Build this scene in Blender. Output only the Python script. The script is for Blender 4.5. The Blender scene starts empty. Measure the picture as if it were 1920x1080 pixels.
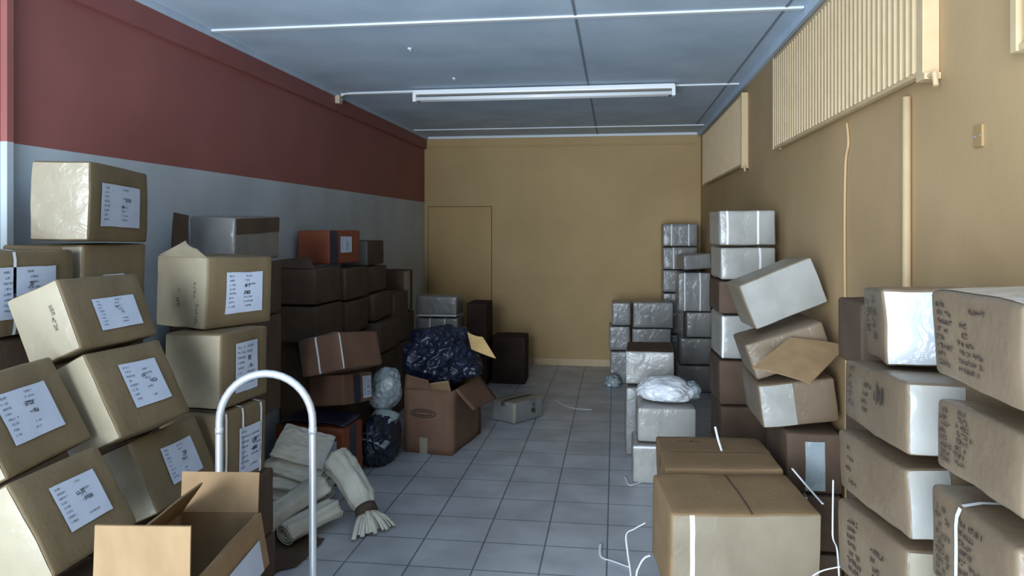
import bpy, bmesh, math, random
from mathutils import Vector, Matrix, Euler, noise

SC = bpy.context.scene
COL = SC.collection
R = math.radians
# ------------------------------------------------------------------ camera, light, exposure
XL, XR, YB, YF, H, BAND = -2.311, 0.981, 8.913, -0.7, 2.748, 1.951
FPX, YAW, HOR, EYE = 1403.0, 0.1373, 430.8, 1.616
cam_d = bpy.data.cameras.new('camera')
cam = bpy.data.objects.new('camera', cam_d); COL.objects.link(cam)
cam.location = (0, 0, EYE)
cam.rotation_euler = (math.pi / 2, 0, YAW)
cam_d.sensor_fit = 'HORIZONTAL'; cam_d.sensor_width = 36.0
cam_d.lens = FPX / 1920 * 36.0
cam_d.shift_y = -(540 - HOR) / 1920
cam_d.clip_start = 0.02
SC.camera = cam
world = bpy.data.worlds.new('world'); SC.world = world; world.use_nodes = True
bg = world.node_tree.nodes['Background']
bg.inputs[0].default_value = (0.62, 0.80, 1.0, 1); bg.inputs[1].default_value = 0.3
# daylight falling through the open shop front behind the camera, and an added upward fill lamp standing for bounce outside
def area(name, size, size_y, energy, color, loc, rot):
    d = bpy.data.lights.new(name, 'AREA'); d.shape = 'RECTANGLE'; d.size = size; d.size_y = size_y; d.energy = energy; d.color = color
    o = bpy.data.objects.new(name, d); COL.objects.link(o); o.location = loc; o.rotation_euler = [R(x) for x in rot]; return o
area('daylight', 3.0, 2.8, 960, (0.80, 0.90, 1.0), (-1.7, -4.0, 1.8), (90, 0, -14))
area('bounce_fill', 2.6, 2.2, 500, (0.68, 0.85, 1.0), (-0.8, -2.0, 0.05), (142, 0, 0))
SC.view_settings.view_transform = 'Standard'; SC.view_settings.look = 'None'
SC.view_settings.gamma = 1.0; SC.view_settings.use_curve_mapping = False
SC.view_settings.exposure = -0.5

CY, SY = math.cos(YAW), math.sin(YAW)
def at(px, py, Y=None, X=None, Z=None, zc=None):
    """world point seen at a photo position, at a known depth / height / wall"""
    u = (px - 960) / FPX; v = (HOR - py) / FPX
    r = Vector((u * CY - SY, u * SY + CY, v))
    t = Y / r.y if Y is not None else X / r.x if X is not None else (Z - EYE) / r.z if Z is not None else zc
    return Vector((0, 0, EYE)) + t * r

# ------------------------------------------------------------------ materials
MATS = {}
def nodes_of(name):
    m = bpy.data.materials.new(name); m.use_nodes = True
    nt = m.node_tree; return m, nt, nt.nodes['Principled BSDF']
def noise_mat(name, c1, c2, scale=6, rough=0.7, bump=0.15, bscale=40, stretch=(1, 1, 1), coat=0.0, coat_rough=0.2,
              coat_bump=0.0, metallic=0.0, spec=0.4, detail=5, contrast=(0.3, 0.7), coat_scale=14, trans=0.0):
    if name in MATS: return MATS[name]
    m, nt, b = nodes_of(name); N, L = nt.nodes, nt.links
    tc = N.new('ShaderNodeTexCoord'); mp = N.new('ShaderNodeMapping'); mp.inputs['Scale'].default_value = stretch
    L.new(tc.outputs['Object'], mp.inputs[0])
    n1 = N.new('ShaderNodeTexNoise'); n1.inputs['Scale'].default_value = scale; n1.inputs['Detail'].default_value = detail
    L.new(mp.outputs[0], n1.inputs['Vector'])
    cr = N.new('ShaderNodeValToRGB')
    cr.color_ramp.elements[0].position, cr.color_ramp.elements[1].position = contrast
    cr.color_ramp.elements[0].color = (*c1, 1); cr.color_ramp.elements[1].color = (*c2, 1)
    L.new(n1.outputs[0], cr.inputs[0]); L.new(cr.outputs[0], b.inputs['Base Color'])
    b.inputs['Roughness'].default_value = rough; b.inputs['Metallic'].default_value = metallic
    b.inputs['Specular IOR Level'].default_value = spec
    if bump:
        n2 = N.new('ShaderNodeTexNoise'); n2.inputs['Scale'].default_value = bscale; n2.inputs['Detail'].default_value = 4
        L.new(mp.outputs[0], n2.inputs['Vector'])
        bp = N.new('ShaderNodeBump'); bp.inputs['Strength'].default_value = bump; bp.inputs['Distance'].default_value = 0.01
        L.new(n2.outputs[0], bp.inputs['Height']); L.new(bp.outputs[0], b.inputs['Normal'])
    if coat:
        b.inputs['Coat Weight'].default_value = coat; b.inputs['Coat Roughness'].default_value = coat_rough
        if coat_bump:
            n3 = N.new('ShaderNodeTexNoise'); n3.inputs['Scale'].default_value = coat_scale; n3.inputs['Detail'].default_value = 3
            n3.inputs['Distortion'].default_value = 1.2
            L.new(tc.outputs['Object'], n3.inputs['Vector'])
            b3 = N.new('ShaderNodeBump'); b3.inputs['Strength'].default_value = coat_bump; b3.inputs['Distance'].default_value = 0.03
            L.new(n3.outputs[0], b3.inputs['Height']); L.new(b3.outputs[0], b.inputs['Coat Normal'])
    if trans: b.inputs['Transmission Weight'].default_value = trans
    MATS[name] = m; return m
def plain(name, c, rough=0.5, metallic=0.0, coat=0.0, spec=0.5):
    if name in MATS: return MATS[name]
    m, nt, b = nodes_of(name); b.inputs['Base Color'].default_value = (*c, 1)
    b.inputs['Roughness'].default_value = rough; b.inputs['Metallic'].default_value = metallic
    b.inputs['Coat Weight'].default_value = coat; b.inputs['Specular IOR Level'].default_value = spec
    MATS[name] = m; return m

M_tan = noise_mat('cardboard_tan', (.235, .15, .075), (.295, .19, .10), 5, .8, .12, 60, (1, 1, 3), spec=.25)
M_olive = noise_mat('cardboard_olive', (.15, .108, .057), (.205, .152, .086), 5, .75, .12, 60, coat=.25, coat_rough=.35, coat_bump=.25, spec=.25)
M_wrap = noise_mat('cardboard_in_film', (.215, .175, .118), (.28, .23, .16), 6, .6, .12, 50, coat=.6, coat_rough=.28, coat_bump=.25)
M_grey = noise_mat('cardboard_grey_film', (.17, .17, .165), (.235, .235, .225), 6, .55, .12, 50, coat=.7, coat_rough=.25, coat_bump=.3, coat_scale=9)
M_pale = noise_mat('cardboard_pale_film_and_glare', (.27, .265, .24), (.36, .355, .33), 6, .55, .12, 50, coat=.7, coat_rough=.25, coat_bump=.3, coat_scale=9)
M_printed = noise_mat('cardboard_printed', (.15, .105, .064), (.205, .148, .094), 6, .6, .12, 50, coat=.4, coat_rough=.3, coat_bump=.3)
M_litend = noise_mat('lit_film_on_cardboard', (.26, .215, .145), (.33, .28, .195), 6, .5, .12, 50, coat=.6, coat_rough=.25, coat_bump=.3)  # film on carton ends, their brighter lighting put into the colour
M_darker = noise_mat('deep_brown', (.035, .020, .018), (.055, .032, .026), 5, .85, .1, 60, spec=.15)  # very dark brown for two indistinct boxes in the back corner
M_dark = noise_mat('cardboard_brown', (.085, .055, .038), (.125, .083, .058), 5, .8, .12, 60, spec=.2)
M_red = noise_mat('cardboard_orange_red', (.22, .06, .03), (.28, .085, .042), 5, .7, .1, 60, spec=.25)
M_kraft = noise_mat('cardboard_red_brown', (.16, .09, .058), (.22, .125, .08), 5, .75, .12, 60, spec=.25)
M_inside = noise_mat('cardboard_inside', (.25, .16, .085), (.31, .205, .11), 5, .85, .1, 60, (3, 3, .7), spec=.2)
M_tape = plain('brown_tape', (.33, .21, .10), .25, coat=.3)
M_clear = noise_mat('clear_tape', (.27, .235, .175), (.36, .32, .25), 8, .25, .1, 30, coat=.9, coat_rough=.12, coat_bump=.4)
M_filmglare = noise_mat('film_and_glare', (.46, .50, .53), (.60, .64, .67), 7, .3, .2, 18, coat=.9, coat_rough=.15, coat_bump=.5)  # white film, also the colour of a painted glare patch
M_bluetape = plain('dark_blue_tape', (.02, .028, .06), .3, coat=.3)
M_strap = plain('white_strap', (.80, .82, .84), .35)
M_paper = noise_mat('label_paper', (.50, .56, .69), (.58, .64, .76), 9, .6, .05, 30)
M_ink = plain('faded_ink', (.16, .18, .25), .7)
M_ink2 = plain('black_ink', (.022, .02, .022), .7)
M_print = plain('carton_print', (.055, .036, .026), .8)
M_faint = plain('faint_print', (.10, .085, .065), .8)
M_chrome = noise_mat('silver_paint', (.60, .64, .68), (.68, .71, .74), 10, .3, 0, metallic=.55)
M_rubber = plain('black_rubber', (.02, .02, .022), .7)
M_sack = noise_mat('woven_sack', (.56, .54, .46), (.72, .70, .62), 9, .7, .35, 120, spec=.3)
M_blackbag = noise_mat('navy_plastic', (.006, .008, .022), (.014, .02, .048), 7, .4, .3, 14, coat=.4, coat_rough=.25, coat_bump=.6)
M_greybag = noise_mat('grey_plastic', (.26, .32, .35), (.40, .46, .48), 9, .35, .4, 16, coat=.6, coat_rough=.2, coat_bump=.5)
M_whitebag = noise_mat('white_plastic', (.74, .78, .84), (.86, .88, .92), 9, .35, .4, 14, coat=.5, coat_rough=.2, coat_bump=.4)
M_lampwhite = plain('enamel_white', (.88, .90, .92), .3, coat=.3)
M_tube = plain('tube_glass', (.93, .95, .97), .15, coat=.6)
M_grille = noise_mat('cream_paint', (.54, .39, .22), (.60, .445, .26), 12, .45, 0, spec=.4)

# ------------------------------------------------------------------ helpers
def obj(name, bm, mat, parent=None, smooth=False, matrix=None):
    me = bpy.data.meshes.new(name); bm.to_mesh(me); bm.free()
    for x in (mat if isinstance(mat, (list, tuple)) else [mat]): me.materials.append(x)
    if smooth:
        for p in me.polygons: p.use_smooth = True
    o = bpy.data.objects.new(name, me); COL.objects.link(o)
    if parent is not None: o.parent = parent
    if matrix is not None: o.matrix_local = matrix
    return o
def tag(o, label, cat, group=None):
    o['label'] = label; o['category'] = cat
    if group: o['group'] = group
    return o
def thing(name, label, cat, loc=(0, 0, 0), rot=(0, 0, 0), group=None):
    o = bpy.data.objects.new(name, None); COL.objects.link(o); o.empty_display_size = .05
    o.location = loc; o.rotation_euler = rot
    return tag(o, label, cat, group)
def struct(name, bm, mat, parent=None):
    o = obj(name, bm, mat, parent)
    if parent is None: o['kind'] = 'structure'
    return o
def box(bm, x0, x1, y0, y1, z0, z1, bev=0):
    g = bmesh.ops.create_cube(bm, size=1.0)
    vs = g['verts']
    for v in vs:
        v.co = Vector(((x0 + x1) / 2 + v.co.x * (x1 - x0), (y0 + y1) / 2 + v.co.y * (y1 - y0), (z0 + z1) / 2 + v.co.z * (z1 - z0)))
    if bev:
        es = list({e for v in vs for e in v.link_edges})
        bmesh.ops.bevel(bm, geom=es, offset=bev, segments=2, affect='EDGES', profile=.6)
    return bm
def B(*a, **k): return box(bmesh.new(), *a, **k)
def tube(bm, pts, r, n=10, ry=None, cap=True):
    """round (or flat, with ry) tube through points"""
    pts = [Vector(p) for p in pts]; rings = []; up = Vector((0, 0, 1))
    prev = None
    for i, p in enumerate(pts):
        d = (pts[min(i + 1, len(pts) - 1)] - pts[max(i - 1, 0)]).normalized()
        if prev is None:
            a = d.cross(up);  a = a if a.length > .05 else d.cross(Vector((1, 0, 0)))
        else:
            a = prev - d * prev.dot(d)
        a.normalize(); prev = a; b = d.cross(a).normalized()
        rings.append([bm.verts.new(p + a * math.cos(t) * r + b * math.sin(t) * (ry or r)) for t in (2 * math.pi * k / n for k in range(n))])
    for s, e in zip(rings, rings[1:]):
        for k in range(n): bm.faces.new((s[k], s[(k + 1) % n], e[(k + 1) % n], e[k]))
    if cap: bm.faces.new(rings[0][::-1]); bm.faces.new(rings[-1])
    return bm
def smoothpath(pts, n=8):
    P = [Vector(p) for p in pts]; P = [P[0]] + P + [P[-1]]; out = []
    for i in range(1, len(P) - 2):
        for k in range(n):
            t = k / n; a, b, c, d = P[i - 1], P[i], P[i + 1], P[i + 2]
            out.append(.5 * (2 * b + (c - a) * t + (2 * a - 5 * b + 4 * c - d) * t * t + (3 * b - a - 3 * c + d) * t ** 3))
    out.append(P[-2]); return out
def sheet(bm, quad, th, n=6, sag=0.0, seed=0, amp=0.0):
    """thin board through four corners (a,b,c,d) with real thickness"""
    a, b, c, d = [Vector(q) for q in quad]; nr = (b - a).cross(d - a).normalized()
    top, bot = [], []
    for j in range(n + 1):
        for i in range(n + 1):
            s, t = i / n, j / n
            p = a * (1 - s) * (1 - t) + b * s * (1 - t) + c * s * t + d * (1 - s) * t
            o = sag * 4 * s * (1 - s) + amp * noise.noise(p * 6 + Vector((seed, 0, 0)))
            top.append(bm.verts.new(p + nr * (o + th / 2))); bot.append(bm.verts.new(p + nr * (o - th / 2)))
    w = n + 1
    for j in range(n):
        for i in range(n):
            k = j * w + i
            bm.faces.new((top[k], top[k + 1], top[k + w + 1], top[k + w])); bm.faces.new((bot[k], bot[k + w], bot[k + w + 1], bot[k + 1]))
    rim = [j for j in range(w)] + [j * w + n for j in range(1, w)] + [n * w + j for j in range(n - 1, -1, -1)] + [j * w for j in range(n - 1, 0, -1)]
    for p, q in zip(rim, rim[1:] + rim[:1]): bm.faces.new((top[p], bot[p], bot[q], top[q]))
    return bm

# faces of a carton: (normal axis, sign, u axis, u sign, v axis, v sign)
FACE = {'n': (1, -1, 0, 1, 2, 1), 'f': (1, 1, 0, -1, 2, 1), 'r': (0, 1, 1, 1, 2, 1), 'l': (0, -1, 1, -1, 2, 1), 't': (2, 1, 0, 1, 1, 1), 'b': (2, -1, 0, 1, 1, -1)}
class Shape:
    """soft carton: rounded, slightly bulging and dented block; surf() gives its skin for tapes and labels"""
    def __init__(s, w, d, h, seed, bulge=.010, dent=.006, rad=.010):
        s.hd = (w / 2, d / 2, h / 2); s.seed = seed; s.bulge = bulge; s.dent = dent; s.rad = min(rad, h * .3)
        s.off = Vector((seed * 3.17, seed * 1.31, seed * 7.7))
    def skin(s, p):
        """p on the sharp block -> soft position, always inside the block"""
        h = s.hd; r = s.rad; ins = .002 + s.bulge * .2
        q = Vector([p[i] * (1 - ins / h[i]) for i in range(3)]); hh = [x - ins for x in h]
        inner = Vector([max(-hh[i] + r, min(hh[i] - r, q[i])) for i in range(3)])
        dlt = q - inner
        if dlt.length > 1e-9: q = inner + dlt.normalized() * r
        a = [max(-1, min(1, q[i] / hh[i])) for i in range(3)]
        nz = noise.noise(q * 5 + s.off); out = Vector((0, 0, 0))
        for i in range(3):
            j, k = (i + 1) % 3, (i + 2) % 3
            wgt = (1 - a[j] ** 2) * (1 - a[k] ** 2)
            if abs(a[i]) > .5: out[i] = (1 if a[i] > 0 else -1) * wgt * (s.bulge * .55 + s.dent * nz)
        q = q + out + noise.noise_vector(q * 4 + s.off) * s.dent * .6 + noise.noise_vector(q * 13 + s.off) * s.dent * .25
        return Vector([max(-h[i] + .0025, min(h[i] - .0025, q[i])) for i in range(3)])
    def pt(s, f, u, v, off=0.0):
        ax, sg, ua, us, va, vs = FACE[f]; p = Vector((0, 0, 0))
        p[ax] = sg * s.hd[ax]; p[ua] = us * u; p[va] = vs * v
        q = s.skin(p); q[ax] += sg * off; return q
    def size(s, f): return s.hd[FACE[f][2]] * 2, s.hd[FACE[f][4]] * 2
    def body(s, n=9):
        bm = bmesh.new(); cache = {}
        r = s.rad
        def steps(h):
            m = [-h, -h + r * .4, -h + r] + [(-1 + 2 * (k + 1) / n) * (h - r) for k in range(n - 1)] + [h - r, h - r * .4, h]
            return m
        st = [steps(h) for h in s.hd]
        def vert(p):
            k = tuple(round(x, 6) for x in p)
            if k not in cache: cache[k] = bm.verts.new(s.skin(p))
            return cache[k]
        for f, (ax, sg, ua, us, va, vs) in FACE.items():
            U, V = st[ua], st[va]
            for i in range(len(U) - 1):
                for j in range(len(V) - 1):
                    q = []
                    for (a, b) in ((i, j), (i + 1, j), (i + 1, j + 1), (i, j + 1)):
                        p = [0, 0, 0]; p[ax] = sg * s.hd[ax]; p[ua] = us * U[a]; p[va] = vs * V[b]; q.append(vert(p))
                    try: bm.faces.new(q)
                    except ValueError: pass
        bmesh.ops.recalc_face_normals(bm, faces=bm.faces)
        return bm
    def patch(s, bm, f, u0, u1, v0, v1, off=.002, nu=6, nv=6):
        g = [[bm.verts.new(s.pt(f, u0 + (u1 - u0) * i / nu, v0 + (v1 - v0) * j / nv, off)) for i in range(nu + 1)] for j in range(nv + 1)]
        for j in range(nv):
            for i in range(nu): bm.faces.new((g[j][i], g[j][i + 1], g[j + 1][i + 1], g[j + 1][i]))
        return bm
    def band(s, bm, faces, c, w, off=.002, span=None):
        """strap / tape running over faces. faces: list of (face, axis-along 'u' or 'v', start, end)"""
        for f, along, a, b in faces:
            U, V = s.size(f)
            if along == 'v': s.patch(bm, f, c - w / 2, c + w / 2, a * V / 2, b * V / 2, off, 1, 10)
            else: s.patch(bm, f, a * U / 2, b * U / 2, c - w / 2, c + w / 2, off, 10, 1)
        return bm
def glyph(bm, s, f, u, v, cw, ch, rnd, off, flip=False):
    """one blurred, unreadable character made of short strokes"""
    t = ch * (.2 if ch > .0125 or off > .004 else .3)
    for k in range(rnd.choice((2, 3, 3))):
        if rnd.random() < .5:
            y = v + rnd.choice((0, .4, .8)) * ch; a = (u, u + cw * .8, y, y + t)
        else:
            x = u + rnd.choice((0, .55)) * cw; a = (x, x + t, v, v + ch)
        if flip: a = (a[2], a[3], -a[1], -a[0])
        s.patch(bm, f, *a, off, 1, 1)
def words(bm, s, f, u, v, chars, ch, rnd, off=.0035, flip=False):
    cw = ch * (.72 if off > .004 else 1.0)
    for k in range(chars):
        if rnd.random() < .9: glyph(bm, s, f, u + k * cw, v, cw, ch, rnd, off, flip)

CART = {}
def carton(key, label, group=None, mat=None, label_on=None, tape=None, straps=(), film=None, prints=None, print_mat=None, seed=None, name='cardboard_carton', soft=1.0, extra=None):
    (c, dm, rt) = TABLE[key][0:3], TABLE[key][3:6], TABLE[key][6:9]
    seed = seed if seed is not None else sum(map(ord, key)) % 97 + len(CART)
    rnd = random.Random(seed)
    t = thing(name, label, 'carton', group=group)
    # origin at the middle of the carton's bottom
    rot = Euler([R(x) for x in rt], 'XYZ'); M = rot.to_matrix()
    t.rotation_euler = rot; t.location = Vector(c) - M @ Vector((0, 0, dm[2] / 2))
    lift = Matrix.Translation((0, 0, dm[2] / 2))
    s = Shape(*dm, seed, bulge=.012 * soft, dent=.008 * soft, rad=.011); t_ = t
    obj('carton_body', s.body(), mat or M_olive, t, True, lift)
    if tape:                       # packing tape along the top seam and down both ends
        ax = tape[0]; tm = tape[1] if len(tape) > 1 else M_tape; w = .048
        bm = bmesh.new()
        if ax == 'y': s.band(bm, [('t', 'v', -1, 1), ('n', 'v', .55, 1), ('f', 'v', .55, 1)], 0, w)
        elif ax == 'x': s.band(bm, [('t', 'u', -1, 1)], 0, w); s.patch(bm, 'r', -w / 2, w / 2, dm[2] * .27, dm[2] / 2, .002); s.patch(bm, 'l', -w / 2, w / 2, dm[2] * .27, dm[2] / 2, .002)
        elif ax == 'nv': s.band(bm, [('t', 'v', -1, 1), ('n', 'v', -1, 1), ('f', 'v', -1, 1)], 0, w)
        obj('packing_tape', bm, tm, t, True, lift)
    for st in straps:              # (axis, offset fraction)
        bm = bmesh.new(); w = .013
        if st[0] == 'front':
            s.band(bm, [('n', 'v', -1, 1)], st[1] * dm[0] / 2, w * 1.3, .004)
        elif st[0] == 'y':
            c0 = st[1] * dm[0] / 2
            s.band(bm, [('t', 'v', -1, 1), ('n', 'v', -1, 1)], c0, w, .004); s.band(bm, [('f', 'v', -1, 1)], -c0, w, .004)
        elif st[0] == 'x':
            c0 = st[1] * dm[1] / 2
            s.band(bm, [('t', 'u', -1, 1)], c0, w, .004); s.band(bm, [('r', 'v', -1, 1)], c0, w, .004); s.band(bm, [('l', 'v', -1, 1)], -c0, w, .004)
        else:
            c0 = st[1] * dm[2] / 2
            s.band(bm, [('n', 'u', -1, 1), ('r', 'u', -1, 1), ('l', 'u', -1, 1), ('f', 'u', -1, 1)], c0, w, .004)
        obj('strap', bm, M_strap, t, True, lift)
    if film:                       # patch of film, tape or lit tone: (face, u0, u1, v0, v1, material) in fractions
        for fl in film:
            U, V = s.size(fl[0]); bm = s.patch(bmesh.new(), fl[0], fl[1] * U / 2, fl[2] * U / 2, fl[3] * V / 2, fl[4] * V / 2, .003, 8, 8)
            obj(fl[6] if len(fl) > 6 else 'film_strip', bm, fl[5], t, True, lift)
    if label_on:                   # (face, u0, u1, v0, v1) fractions
        f = label_on[0]; U, V = s.size(f); u0, u1, v0, v1 = label_on[1] * U / 2, label_on[2] * U / 2, label_on[3] * V / 2, label_on[4] * V / 2
        sh = obj('shipping_label', s.patch(bmesh.new(), f, u0, u1, v0, v1, .004), M_paper, t, True, lift)
        bm = bmesh.new(); ch = (v1 - v0) * .042; dy = (v1 - v0) / 9.5; du = u1 - u0
        for k in range(8):
            v = v1 - (k + 1.1) * dy
            words(bm, s, f, u0 + du * .07, v, rnd.randint(5, 9), ch, rnd, .0055)
            if rnd.random() < .75: words(bm, s, f, u0 + du * rnd.uniform(.45, .55), v, rnd.randint(5, 11), ch, rnd, .0055)
        obj('print', bm, M_ink, sh)
        bm = bmesh.new(); ch *= 2.0
        for k in range(2): words(bm, s, f, u0 + du * rnd.uniform(.42, .62), v0 + (v1 - v0) * (.62 - .17 * k), rnd.randint(2, 4), ch, rnd, .006)
        obj('bold_print', bm, M_ink2, sh)
    if prints:                     # list of (face, u, v, chars, height m, flip) in fractions
        bm = bmesh.new()
        for (f, u, v, n, ch, flip) in prints:
            U, V = s.size(f)
            if n < 0:      # smeared hand mark
                for k in range(-n):
                    x, y = u * U / 2 + rnd.uniform(-1, 1) * ch * 1.6, v * V / 2 + rnd.uniform(-.6, .6) * ch; sl = rnd.uniform(.004, .012)
                    s.patch(bm, f, x, x + sl, y, y + rnd.uniform(.01, .03), .0035 + k * .0002, 1, 1)
                continue
            words(bm, s, f, u * U / 2, v * V / 2, n, ch, rnd, .0035, flip)
        obj('carton_print', bm, print_mat or M_print, t, False, lift)
    CART[key] = (t, s, lift); return t

# ------------------------------------------------------------------ room shell
def tile_mat():
    m, nt, b = nodes_of('floor_tiles'); N, L = nt.nodes, nt.links
    tc = N.new('ShaderNodeTexCoord'); mp = N.new('ShaderNodeMapping')
    mp.inputs['Location'].default_value = (1.305 / .316, -.07, 0); mp.inputs['Scale'].default_value = (1 / .316, 1 / .316, 1)
    L.new(tc.outputs['Object'], mp.inputs[0])
    br = N.new('ShaderNodeTexBrick'); br.offset = 0; br.squash = 1
    br.inputs['Scale'].default_value = 1; br.inputs['Brick Width'].default_value = 1; br.inputs['Row Height'].default_value = 1
    br.inputs['Mortar Size'].default_value = .016; br.inputs['Mortar Smooth'].default_value = .3
    br.inputs['Color1'].default_value = (.50, .53, .57, 1); br.inputs['Color2'].default_value = (.55, .58, .62, 1); br.inputs['Mortar'].default_value = (.19, .20, .22, 1)
    L.new(mp.outputs[0], br.inputs['Vector'])
    n = N.new('ShaderNodeTexNoise'); n.inputs['Scale'].default_value = 3.5; n.inputs['Detail'].default_value = 6
    L.new(tc.outputs['Object'], n.inputs['Vector'])
    cr = N.new('ShaderNodeValToRGB'); cr.color_ramp.elements[0].color = (.78, .78, .78, 1); cr.color_ramp.elements[1].color = (1, 1, 1, 1)
    cr.color_ramp.elements[0].position = .35; cr.color_ramp.elements[1].position = .6
    L.new(n.outputs[0], cr.inputs[0])
    mx = N.new('ShaderNodeMix'); mx.data_type = 'RGBA'; mx.blend_type = 'MULTIPLY'; mx.inputs['Factor'].default_value = 1
    L.new(br.outputs['Color'], mx.inputs[6]); L.new(cr.outputs[0], mx.inputs[7]); L.new(mx.outputs[2], b.inputs['Base Color'])
    b.inputs['Roughness'].default_value = .42
    bp = N.new('ShaderNodeBump'); bp.inputs['Strength'].default_value = .25; bp.inputs['Distance'].default_value = .004; bp.invert = True
    L.new(br.outputs['Fac'], bp.inputs['Height']); L.new(bp.outputs[0], b.inputs['Normal'])
    return m
def band_mat():
    """left wall: red above, greyish white below the paint line"""
    m, nt, b = nodes_of('two_tone_paint'); N, L = nt.nodes, nt.links
    tc = N.new('ShaderNodeTexCoord'); sp = N.new('ShaderNodeSeparateXYZ'); L.new(tc.outputs['Object'], sp.inputs[0])
    n = N.new('ShaderNodeTexNoise'); n.inputs['Scale'].default_value = 2.2; n.inputs['Detail'].default_value = 6; L.new(tc.outputs['Object'], n.inputs['Vector'])
    def ramp(a, c):
        r = N.new('ShaderNodeValToRGB'); r.color_ramp.elements[0].color = (*a, 1); r.color_ramp.elements[1].color = (*c, 1)
        r.color_ramp.elements[0].position = .3; r.color_ramp.elements[1].position = .7; L.new(n.outputs[0], r.inputs[0]); return r
    red = ramp((.30, .105, .092), (.345, .122, .108)); wh = ramp((.47, .52, .56), (.57, .63, .67))
    gt = N.new('ShaderNodeMath'); gt.operation = 'GREATER_THAN'; gt.inputs[1].default_value = BAND; L.new(sp.outputs[2], gt.inputs[0])
    mx = N.new('ShaderNodeMix'); mx.data_type = 'RGBA'; L.new(gt.outputs[0], mx.inputs['Factor']); L.new(wh.outputs[0], mx.inputs[6]); L.new(red.outputs[0], mx.inputs[7])
    L.new(mx.outputs[2], b.inputs['Base Color']); b.inputs['Roughness'].default_value = .6; b.inputs['Specular IOR Level'].default_value = .3
    return m
M_floor = tile_mat(); M_band = band_mat()
M_tanwall = noise_mat('ochre_paint', (.43, .29, .135), (.50, .345, .165), 1.6, .65, .06, 30, spec=.3, detail=7)
M_tanwall2 = noise_mat('ochre_paint_dusty', (.40, .27, .135), (.50, .34, .175), 1.3, .65, .08, 30, spec=.3, detail=8)
M_ceil = noise_mat('ceiling_board', (.46, .56, .67), (.58, .68, .79), 2.6, .75, .1, 60, spec=.2, detail=9)
M_ceilwhite = plain('batten_white', (.74, .77, .80), .5)
M_joint = plain('joint_grey', (.22, .25, .29), .8)
M_redtrim = noise_mat('red_trim', (.27, .09, .08), (.31, .105, .092), 3, .55, 0, spec=.3)
M_door = noise_mat('door_paint', (.42, .275, .115), (.48, .315, .135), 2, .55, .04, 30, spec=.3)
T = .12
struct('floor', B(XL - T, XR + T, YF, YB + T, -.1, 0), M_floor)
struct('ceiling', B(XL - T, XR + T, YF, YB + T, H, H + .1), M_ceil)
struct('wall_left', B(XL - T, XL, YF, YB + T, 0, H), M_band)
struct('wall_right', B(XR, XR + T, YF, YB + T, 0, H), M_tanwall2)
struct('wall_back', B(XL, XR, YB, YB + T, 0, H), M_tanwall)
bm = B(XL - T, XL + .03, YF - T, YF, 0, H); box(bm, XR - .25, XR + T, YF - T, YF, 0, H); box(bm, XL + .03, XR - .25, YF - T, YF, 2.6, H)
struct('wall_front', bm, M_tanwall)
struct('baseboard_back', B(XL + .01, XR - .005, YB - .015, YB, 0, .085, .004), M_grille)
# red board under the ceiling and the thin cover strips
struct('trim_1', B(XL, XL + .03, YF, YB - .001, 2.60, 2.715, .003), M_redtrim)
struct('trim_2', B(XL, XL + .045, YF, YB - .001, 2.715, H, .004), M_ceil)
struct('trim_3', B(XL + .05, XR - .04, YB - .03, YB, H - .03, H, .004), M_ceilwhite)
struct('trim_4', B(XL + .05, XR - .05, YB - .02, YB, H - .135, H - .118, .003), M_tanwall)
struct('trim_5', B(XR - .03, XR, YF, YB - .03, H - .05, H, .004), M_ceil)
n = 6
for y in (1.95, 3.97, 5.97, 8.25):
    struct('trim_%d' % n, B(XL + .05, XR - .035, y - .02, y + .02, H - .012, H, .003), M_ceilwhite); n += 1
for x, y0, y1 in ((-.21, YF, YB - .03), (.86, YF, 8.2)):
    struct('trim_%d' % n, B(x - .007, x + .007, y0, y1, H - .004, H), M_joint); n += 1
# flush door painted like the back wall
d0 = struct('door_1', B(-2.262, -1.482, YB - .012, YB + .02, 0, 1.893, .003), M_door)
struct('door_gap', B(-2.270, -1.474, YB - .002, YB + .01, 0, 1.901), plain('gap_brown', (.15, .09, .04), .8), d0)
# surface trunking on the left wall, painted with the wall
tr = struct('trim_%d' % n, B(XL, XL + .028, 2.545, 2.58, 0, 2.60, .003), M_band); n += 1

# ------------------------------------------------------------------ ceiling lamp, cable, pipes
lamp = thing('fluorescent_lamp', 'long white unlit tube lamp fixed under the ceiling', 'lamp', (-.578, 5.87, H))
obj('lamp_body', B(-1.03, 1.03, -.045, .045, -.05, -.012, .008), M_lampwhite, lamp)
for s in (-1, 1): obj('end_cap', B(s * 1.02 - .014, s * 1.02 + .014, -.04, .04, -.105, -.03, .006), M_lampwhite, lamp)
for s in (-1, 1): obj('tube', tube(bmesh.new(), [(-1.006, s * .026, -.083), (1.006, s * .026, -.083)], .017, 14), M_tube, lamp, True)
for s in (-1, 1): obj('tube_contact', tube(bmesh.new(), [(s * 1.006, .026, -.083), (s * .985, .026, -.083)], .018, 12), plain('contact_grey', (.12, .12, .13), .4, .6), lamp, True)
c0 = at(641, 180, X=XL + .05); bm = bmesh.new()
tube(bm, smoothpath([(XL + .06, 5.93, H - .03), (XL + .12, 5.93, H - .008), (-2.0, 5.92, H - .007), (-1.61, 5.90, H - .008)], 6), .007, 8)
tag(obj('lamp_cable', bm, M_lampwhite, None, True), 'white cable running along the ceiling to the tube lamp', 'cable')
sw = thing('junction_box', 'small cream junction box high on the red wall', 'junction box', (XL + .03, 5.92, 2.69))
obj('box_body', B(0, .04, -.035, .035, -.035, .035, .006), plain('cream_plastic', (.55, .45, .33), .5), sw)
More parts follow.
